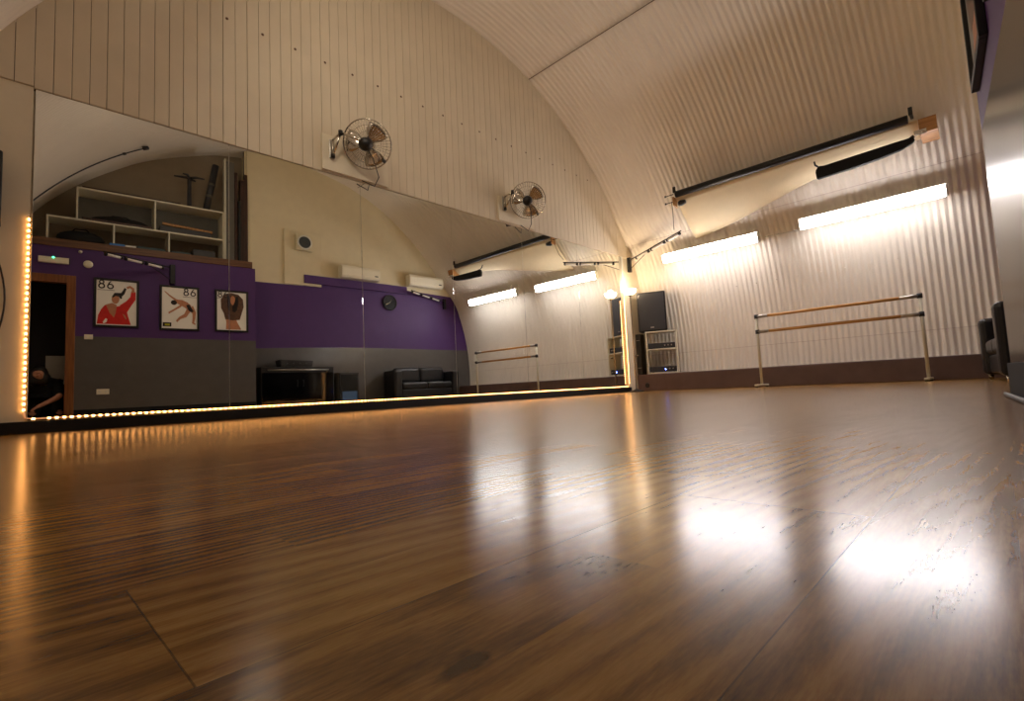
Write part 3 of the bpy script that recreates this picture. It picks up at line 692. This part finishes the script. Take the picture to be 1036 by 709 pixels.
def skin_mesh(name, joints, links, m_, parent=None, levels=2, root=0):
    me = bpy.data.meshes.new(name); me.from_pydata([j[0] for j in joints], links, []); me.materials.append(m_)
    o = bpy.data.objects.new(name, me); C.objects.link(o); o.parent = parent
    s = o.modifiers.new('skin', 'SKIN'); s.use_smooth_shade = True
    if not me.skin_vertices: me.skin_vertices.new()
    for i, j in enumerate(joints):
        r_ = j[1]; me.skin_vertices[0].data[i].radius = r_ if isinstance(r_, tuple) else (r_, r_); me.skin_vertices[0].data[i].use_root = (i == root)
    sb = o.modifiers.new('sub', 'SUBSURF'); sb.levels = levels; sb.render_levels = levels
    return o
def person():
    t = thing('person', 'person in dark clothing crouching in the doorway with one arm reaching forward', 'person', (.43, -.62, 0))
    o0 = Vector(t.location); J = []; E = []; idx = {}
    def j(n, p, r_, prev=None):
        idx[n] = len(J); J.append((tuple(Vector(p)-o0), r_))
        if prev: E.append((idx[prev], idx[n]))
    j('pelvis', (.47, -.74, .30), (.15, .12)); j('waist', (.46, -.70, .40), (.13, .11), 'pelvis'); j('chest', (.43, -.56, .50), (.15, .12), 'waist'); j('upper', (.41, -.48, .56), (.12, .09), 'chest')
    j('neck', (.39, -.42, .60), .052, 'upper'); j('jaw', (.38, -.375, .635), (.060, .066), 'neck'); j('skull', (.375, -.36, .70), (.074, .085), 'jaw'); j('crown', (.375, -.375, .755), (.055, .06), 'skull')
    j('nose', (.372, -.278, .672), .012, 'jaw')
    for s, n in ((1, 'r'), (-1, 'l')):
        sh = (.41+s*.17, -.50, .53)
        el, wr = ((.605, -.32, .36), (.42, -.24, .25)) if s > 0 else ((.16, -.38, .33), (.10, -.24, .17))
        j('sh'+n, sh, .062, 'upper'); j('el'+n, el, .042, 'sh'+n); j('wr'+n, wr, .028, 'el'+n)
        d = (Vector(wr)-Vector(el)).normalized(); side = d.cross(Vector((0, 0, 1))).normalized()*.021
        pm = Vector(wr)+d*.055; j('palm'+n, pm, (.030, .018), 'wr'+n)
        for k, ln in enumerate((.055, .07, .075, .065)):
            kn = pm+d*.03+side*(k-1.5)*.9; j('k%s%d' % (n, k), kn, .0095, 'palm'+n); j('m%s%d' % (n, k), kn+d*ln*.5+Vector((0, 0, -.004)), .0085, 'k%s%d' % (n, k)); j('t%s%d' % (n, k), kn+d*ln*.9+Vector((0, 0, -.018)), .007, 'm%s%d' % (n, k))
        th = pm-d*.02-side*1.9*s; j('th'+n, th, .010, 'palm'+n); j('tt'+n, th+d*.04-side*.4*s+Vector((0, 0, -.01)), .008, 'th'+n)
        hp = (.47+s*.10, -.74, .27); j('hip'+n, hp, .09, 'pelvis'); kne = (.47+s*.15, -.47, .115); j('kn'+n, kne, .062, 'hip'+n)
        j('an'+n, (.47+s*.13, -.80, .065), .038, 'kn'+n); j('to'+n, (.47+s*.13, -.86, .035), .03, 'an'+n)
    body = skin_mesh('body', J, E, M['skin'], t)
    def sub(name, spec, m_):
        names = [n for n, _ in spec]; js = []; es = []
        for n, g in spec:
            r_ = J[idx[n]][1]; r_ = tuple(v+g for v in r_) if isinstance(r_, tuple) else r_+g; js.append((J[idx[n]][0], r_))
        for a, b_ in E:
            na = [k for k, v in idx.items() if v == a][0]; nb = [k for k, v in idx.items() if v == b_][0]
            if na in names and nb in names: es.append((names.index(na), names.index(nb)))
        return skin_mesh(name, js, es, m_, t)
    sub('jacket', [('pelvis', .02), ('waist', .035), ('chest', .05), ('upper', .055), ('neck', .03), ('shr', .03), ('elr', .018), ('shl', .03), ('ell', .02), ('wrl', .014)], M['cloth'])
    sub('trousers', [('pelvis', .018), ('hipr', .014), ('knr', .014), ('anr', .012), ('hipl', .014), ('knl', .014), ('anl', .012)], M['cloth'])
    m = MB(); n = 16; vs = []
    c = Vector((.375, -.375, .705))-o0
    m.lathe([(.0, .106), (.05, .096), (.086, .062), (.104, .015), (.112, -.04), (.118, -.10), (.112, -.15), (.09, -.17)], 22, c+Vector((0, -.018, .0)), (0, .12, 1), cap=False)
    for v in m.bm.verts:
        d_ = v.co-c
        if d_.y > .03 and d_.z < .02: v.co.x += .035*(1 if d_.x > 0 else -1)*min(1., (.02-d_.z)/.05); v.co.y -= .03
    m.build('hair', M['hair'], t)
person()

# ------------------------------------------------------------------ loft storage
ZL = TOP+.115+.001
t = thing('storage_shelving', 'stepped white open shelving on the loft above the posters', 'shelving'); t.location = (.4, PY(.4), ZL); t.rotation_euler = (0, 0, PANG)
def bx(name, x0, x1, z0, z1, y0=-.70, y1=-.30, m_=None):
    m = MB(); m.box(x0-.4, x1-.4, y0, y1, z0-ZL, z1-ZL, .003); return m.build(name, m_ or M['shelfwhite'], t)
bx('bottom', .40, 2.76, ZL, ZL+.02); bx('shelf', .40, 2.76, 3.075, 3.10); bx('top', .735, 2.76, 3.585, 3.61)
for xx in (.40, 1.185, 1.92, 2.74): bx('upright', xx, xx+.022, ZL+.0205, 3.0745)
for xx in (.735, 1.725, 2.738): bx('upright', xx, xx+.022, 3.1005, 3.5845)
bx('post', 2.765, 2.787, ZL, 4.62, -.40, -.28)
bx('back_panel', .76, 2.735, 3.105, 3.58, -.705, -.7005, M['grey_board'])
def loftbox(name, label, cat, x0, x1, z0, z1, m_, y0=-.62, y1=-.34, bev=.01):
    m = MB(); m.box(0, x1-x0, y0, y1, 0, z1-z0, bev); o = m.build(name, m_); o.location = (x0, PY(x0), z0); o.rotation_euler = (0, 0, PANG); return tag(o, label, cat)
def bag(label, x, z, sx, sz, m_):
    t = thing('kit_bag', label, 'bag'); t.location = (x, PY(x), z); t.rotation_euler = (0, 0, PANG)
    m = MB(); bmesh.ops.create_icosphere(m.bm, subdivisions=3, radius=1.)
    for v in m.bm.verts:
        n_ = .06*math.sin(v.co.x*7+x*5)*math.cos(v.co.y*6); s_ = 1+n_
        v.co = Vector((v.co.x*sx*s_, -.48+v.co.y*.15*s_, sz+max(v.co.z, -.75)*sz*s_)); v.co.z = max(v.co.z, .001)
    o = m.build('body', m_, t)
    for p_ in o.data.polygons: p_.use_smooth = True
    m = MB(); m.tube([(-.4*sx, -.46, sz*1.75), (-.25*sx, -.45, sz*2.15), (.2*sx, -.45, sz*2.2), (.4*sx, -.46, sz*1.75)], .010, 8); m.build('handle', m_, t)
bag('slumped black bag in the lower left compartment of the loft shelving', .80, ZL+.021, .30, .13, M['black_rough'])
bag('low black bag in the upper left compartment of the loft shelving', 1.28, 3.101, .38, .075, M['black_rough'])
loftbox('plank', 'brown plank lying in the upper left compartment', 'plank', .80, 1.70, 3.1015, 3.135, M['darkwood'], -.33, -.29, .004)
loftbox('plank', 'pale wooden plank across the upper right compartment', 'plank', 1.85, 2.60, 3.26, 3.30, M['ply'], -.50, -.46, .004).rotation_euler = (0, .05, PANG)
loftbox('storage_box', 'low dark box under the pale plank in the upper right compartment', 'box', 1.80, 2.55, 3.1015, 3.20, M['dark_grey'])
loftbox('folder', 'bright blue folder at the front of the lower middle compartment', 'folder', 1.13, 1.32, ZL+.0, ZL+.05, M['blue'], -.26, -.06, .006)
loftbox('folder', 'white folder beside the blue one on the loft edge', 'folder', 1.325, 1.46, ZL+.0, ZL+.045, M['white'], -.26, -.06, .006)
loftbox('storage_box', 'teal box in the lower middle compartment', 'box', 1.50, 1.88, ZL+.0215, ZL+.13, M['teal'])
loftbox('storage_box', 'teal box at the left of the lower right compartment', 'box', 1.96, 2.25, ZL+.0215, ZL+.12, M['teal'])
loftbox('storage_box', 'dark box at the right of the lower right compartment', 'box', 2.28, 2.62, ZL+.0215, ZL+.20, M['dark_grey'])
loftbox('panel_board', 'dark brown board lying on top of the loft shelving', 'board', .80, 2.10, 3.6115, 3.655, M['darkwood'], -.68, -.36, .006)
loftbox('grey_panel', 'tall grey panel standing upright at the right of the loft', 'panel', 2.795, 2.93, ZL+.0, 4.60, M['grey_board'], -.62, -.34, .006)
o = loftbox('timber', 'dark brown timber leaning at the right end of the loft', 'timber', 2.945, 3.0, ZL+.0, 4.45, M['darkwood'], -.55, -.40, .006)
o = loftbox('timber', 'black timber in front of the brown one on the loft', 'timber', 3.005, 3.045, ZL+.0, 3.9, M['black'], -.50, -.36, .006)
o = loftbox('timber', 'reddish brown timber against the white wall on the loft', 'timber', 3.055, 3.13, ZL+.0, 4.35, M['darkwood'], -.58, -.45, .006)
loftbox('timber', 'dark plank standing rearmost at the right end of the loft', 'timber', 3.14, 3.20, ZL+.0, 4.5, M['darkwood'], -.62, -.52, .006)
t = thing('stool_base', 'upturned four-armed metal stand on the loft shelving', 'stand'); t.location = (2.25, PY(2.25), 3.6115); t.rotation_euler = (0, 0, PANG)
m = MB(); m.lathe([(.05, 0), (.035, .02), (.032, .55), (.02, .60)], 14, (0, -.52, 0)); m.build('column', M['dark_grey'], t)
for k in range(4):
    a = PI/4*.6+k*PI/2; m = MB(); m.tube([(0, -.52, .59), (.11*math.cos(a), -.52+.11*math.sin(a), .605), (.25*math.cos(a), -.52+.25*math.sin(a)*.55, .60)], .02, 8, radii=[.026, .022, .012]); m.build('leg', M['dark_grey'], t)
t = thing('rolled_mat', 'dark rolled mat leaning upright on the loft shelving', 'mat'); t.location = (2.50, PY(2.50), 3.6115); t.rotation_euler = (0, 0, PANG)
m = MB(); m.tube([(0, -.50, .01), (.16, -.50, .92)], .055, 16); m.build('roll', M['dark_grey'], t)
for u in (.30, .55): m = MB(); p = Vector((.16*u, -.50, .01+.91*u)); q = Vector((.16*(u+.05), -.50, .01+.91*(u+.05))); m.tube([p, q], .058, 16); m.build('strap', M['grey_board'], t)
m = MB(); pp = []
for k in range(20):
    a = PI-.56-(1.03-.56)*k/19; pp.append((CX+(CR-.035)*math.cos(a), PY(.8)-.06, CZ+(CR-.035)*math.sin(a)))
m.tube(pp, .010, 6); m.lathe([(0, -.05), (.03, -.04), (.03, .04), (0, .05)], 10, pp[-1], (1, .3, .4)); m.lathe([(0, -.03), (.02, -.02), (.02, .02), (0, .03)], 8, pp[-4], (1, .3, .4))
tag(m.build('vault_cable', M['dark_grey']), 'thin dark cable with a connector following the arch above the loft', 'cable')

# ------------------------------------------------------------------ recessed wall fittings and furniture
def rear(t, x, z=0., out=0.):
    t.location = (x-out*.035, RY(x)+out, z); t.rotation_euler = (0, 0, RANG); return t
t = rear(thing('extractor_vent', 'square white extractor vent with round dark grille on the cream wall', 'vent'), 4.15, 3.20, .036)
m = MB(); m.box(0, .33, 0.0, .09, 0, .33, .01); m.build('casing', M['white_wall'], t)
m = MB(); m.lathe([(.15, 0), (.15, .02), (.125, .024), (.12, .01)], 28, (.17, .09, .165), (0, 1, 0), cap=False); m.build('rim', M['white'], t)
m = MB(); m.lathe([(.12, 0), (0, 0)], 28, (.17, .097, .165), (0, 1, 0))
for k in range(-5, 6):
    hw = math.sqrt(.118**2-(k*.02)**2); m.box(.17-hw, .17+hw, .098, .106, .165+k*.02-.004, .165+k*.02+.004)
m.build('grille', M['vent_grey'], t)
def aircon(label, x, z, w_):
    t = rear(thing('air_conditioner', label, 'air conditioner', group='air conditioners on the end wall'), x, z, .062)
    m = MB(); m.prism([(0, 0, 0), (0, .16, .0), (0, .20, .05), (0, .205, .21), (0, .17, .27), (0, 0, .27)], (w_, 0, 0)); bmesh.ops.bevel(m.bm, geom=list(m.bm.edges), offset=.008, segments=2, affect='EDGES'); m.build('casing', M['ac'], t)
    m = MB(); m.box(.05, w_-.05, .165, .185, .008, .018, .002, Matrix.Translation((0, 0, 0))); m.build('air_flap', M['white'], t)
    m = MB(); m.box(w_-.14, w_-.06, .206, .209, .075, .10, .001); m.build('display', M['dark_grey'], t)
aircon('white air conditioner above the purple band left of the clock', 5.055, 2.72, .90)
aircon('white air conditioner near the vault right of the clock', 6.73, 2.72, .96)
t = rear(thing('wall_clock', 'round black wall clock on the purple end wall', 'clock'), 6.31, 2.30-.0, .001)
m = MB(); m.lathe([(.18, 0), (.184, .02), (.176, .045), (.160, .04), (.158, .02)], 40, (0, 0, 0), (0, 1, 0)); m.build('case', M['black'], t)
m = MB(); m.lathe([(.158, .0), (0, .0)], 40, (0, .022, 0), (0, 1, 0)); m.build('dial', M['black'], t)
for k in range(12): a = PI*k/6; MB().box(-.004, .004, .0225, .026, .130, .150, 0., Matrix.Rotation(a, 4, 'Y')).build('hour_mark', M['dark_grey'], t)
for nm, a, L_ in (('hour_hand', .42, .085), ('minute_hand', -2.05, .125)):
    m = MB(); m.box(-.012, .012, .027, .031, -.01, L_, .001, Matrix.Rotation(a, 4, 'Y')); m.build(nm, M['chrome'], t)
# black glossy cabinet with silver rail
t = rear(thing('black_cabinet', 'wide glossy black cabinet with a silver rail against the grey wall', 'cabinet'), 3.37, 0, .012)
m = MB(); m.box(0, 1.40, 0, .38, .04, .785, .012); m.build('body', M['black'], t)
m = MB(); m.box(.05, 1.35, .02, .34, 0, .0395, .003); m.build('plinth', M['black'], t)
for a, c in ((.02, .695), (.705, 1.38)):
    m = MB(); pts = []
    for k in range(9):
        u = k/8; xx = a+(c-a)*u; g_ = (xx-.70)/.70; pts.append((xx, .381+.055*(1-g_*g_), .07))
    pts = pts+[(c, .381, .07), (a, .381, .07)]
    m.prism(pts, (0, 0, .60)); dr = m.build('door', M['gloss_black'], t)
    kx = c-.05 if a < .1 else a+.05; k_ = MB(); k_.tube([(kx, .436, .40), (kx, .452, .40), (kx, .452, .52), (kx, .436, .52)], .005, 6); k_.build('handle', M['black'], dr)
m = MB(); m.tube([(.12, .40, .725), (1.28, .40, .725)], .014, 12); m.build('rail', M['steel'], t)
m = MB(); m.lathe([(.018, 0), (.02, .01), (.012, .022), (0, .024)], 14, (1.25, .381, .69), (0, 1, 0)); m.build('lock', M['chrome'], t)
t = rear(thing('music_player', 'black box shaped player on top of the glossy black cabinet', 'audio device'), 3.76, .787, .06)
m = MB(); m.prism([(.0, 0, 0), (.60, 0, 0), (.62, 0, .12), (-.02, 0, .14)], (0, .26, 0)); bmesh.ops.bevel(m.bm, geom=list(m.bm.edges), offset=.008, segments=2, affect='EDGES'); m.build('body', M['black'], t)
for k in range(4): MB().lathe([(.016, 0), (.014, .014)], 14, (.12+.12*k, .261, .07), (0, 1, 0)).build('knob', M['dark_grey'], t)
t = rear(thing('mini_fridge', 'small black glass-door fridge with faint blue glow beside the black cabinet', 'fridge'), 4.87, 0, .012)
m = MB(); m.box(0, .44, 0, .36, .02, .665, .01); m.build('body', M['grey_board'], t)
m = MB(); m.box(.005, .435, .361, .40, .03, .66, .008); dr = m.build('door', M['black'], t)
m = MB(); m.box(.04, .40, .4005, .403, .07, .62); m.build('glass', M['glass_dark'], dr)
m = MB(); m.box(.06, .38, .4035, .4045, .09, .27); m.build('lit_panel', M['fridge_glow'], dr)
for xx in (.04, .40):
    for yy in (.04, .32): MB().lathe([(.02, 0), (.02, .02)], 10, (xx, yy, 0)).build('foot', M['black'], t)
# sofa
t = thing('sofa', 'low black leather sofa against the end wall beside the corrugated wall', 'sofa', (6.02, -.02, 0), .085)
LX, DPT = 1.72, .53   # y = 0 at the front edge
y0 = -DPT
m = MB(); m.box(.20, LX-.20, y0, -.02, .07, .26, .02); m.build('base', M['leather'], t)
for k in range(2):
    a = .203+k*(LX-.406)/2; m = MB(); m.box(a, a+(LX-.41)/2, y0+.17, .0, .262, .42, .045); m.build('seat_cushion', M['leather'], t)
    m = MB(); m.box(a, a+(LX-.41)/2, y0+.03, y0+.20, .425, .765, .06, Matrix.Translation((0, 0, 0))); m.build('back_cushion', M['leather'], t)
for a in (0, LX-.195):
    m = MB(); m.box(a, a+.195, y0, .03, .05, .70 if a == 0 else .67, .05); m.build('arm', M['leather'], t)
m = MB(); m.box(.20, LX-.20, y0-.03, y0+.025, .07, .72, .02); m.build('backrest', M['leather'], t)
for xx in (.06, LX-.06):
    for yy in (y0+.05, -.03): m = MB(); m.lathe([(.02, 0), (.026, .052)], 12, (xx, yy, 0)); m.build('leg', M['chrome'], t)

# wall speaker and its lead at the very left
t = thing('wall_speaker', 'black speaker box cut off by the left picture edge', 'speaker', (-.30, D-.22, 1.39))
m = MB(); m.box(0, .276, 0, .215, 0, .465, .012); m.build('cabinet', M['black'], t)
m = MB(); m.box(.015, .262, -.010, -.001, .02, .445, .004); m.build('grille', M['dark_grey'], t)
m = MB(); pts = []
for k in range(15):
    u = k/14; pts.append((-.10+.105*math.sin(PI*u), D-.012, 1.38-.95*u))
m.tube(pts, .006, 6); tag(m.build('speaker_cable', M['black']), 'black cable looping down the wall under the left speaker', 'cable')

# ------------------------------------------------------------------ camera, world, view
cd = bpy.data.cameras.new('camera'); cam_o = bpy.data.objects.new('camera', cd); C.objects.link(cam_o)
yaw, pitch, roll = .7985, .0784, -.0483
fw = Vector((math.sin(yaw)*math.cos(pitch), math.cos(yaw)*math.cos(pitch), math.sin(pitch)))
r_ = Vector((math.cos(yaw), -math.sin(yaw), 0)); u_ = r_.cross(fw)
r2 = r_*math.cos(roll)+u_*math.sin(roll); u2 = -r_*math.sin(roll)+u_*math.cos(roll)
mw = Matrix((r2, u2, -fw)).transposed().to_4x4(); mw.translation = Vector((0, 0, .1376)); cam_o.matrix_world = mw
cd.sensor_fit = 'HORIZONTAL'; cd.sensor_width = 36.; cd.lens = 505.6547/1036*36.; cd.clip_start = .01
S.camera = cam_o
wd = bpy.data.worlds.new('world'); S.world = wd; wd.use_nodes = True
wd.node_tree.nodes['Background'].inputs['Color'].default_value = (.02, .018, .016, 1); wd.node_tree.nodes['Background'].inputs['Strength'].default_value = 0.2
S.view_settings.view_transform = 'Standard'; S.view_settings.look = 'None'; S.view_settings.gamma = 1.; S.view_settings.use_curve_mapping = False
S.view_settings.exposure = .95
S.cycles.max_bounces = 14; S.cycles.diffuse_bounces = 6; S.cycles.glossy_bounces = 8; S.cycles.caustics_reflective = True
S.cycles.sample_clamp_indirect = 6.
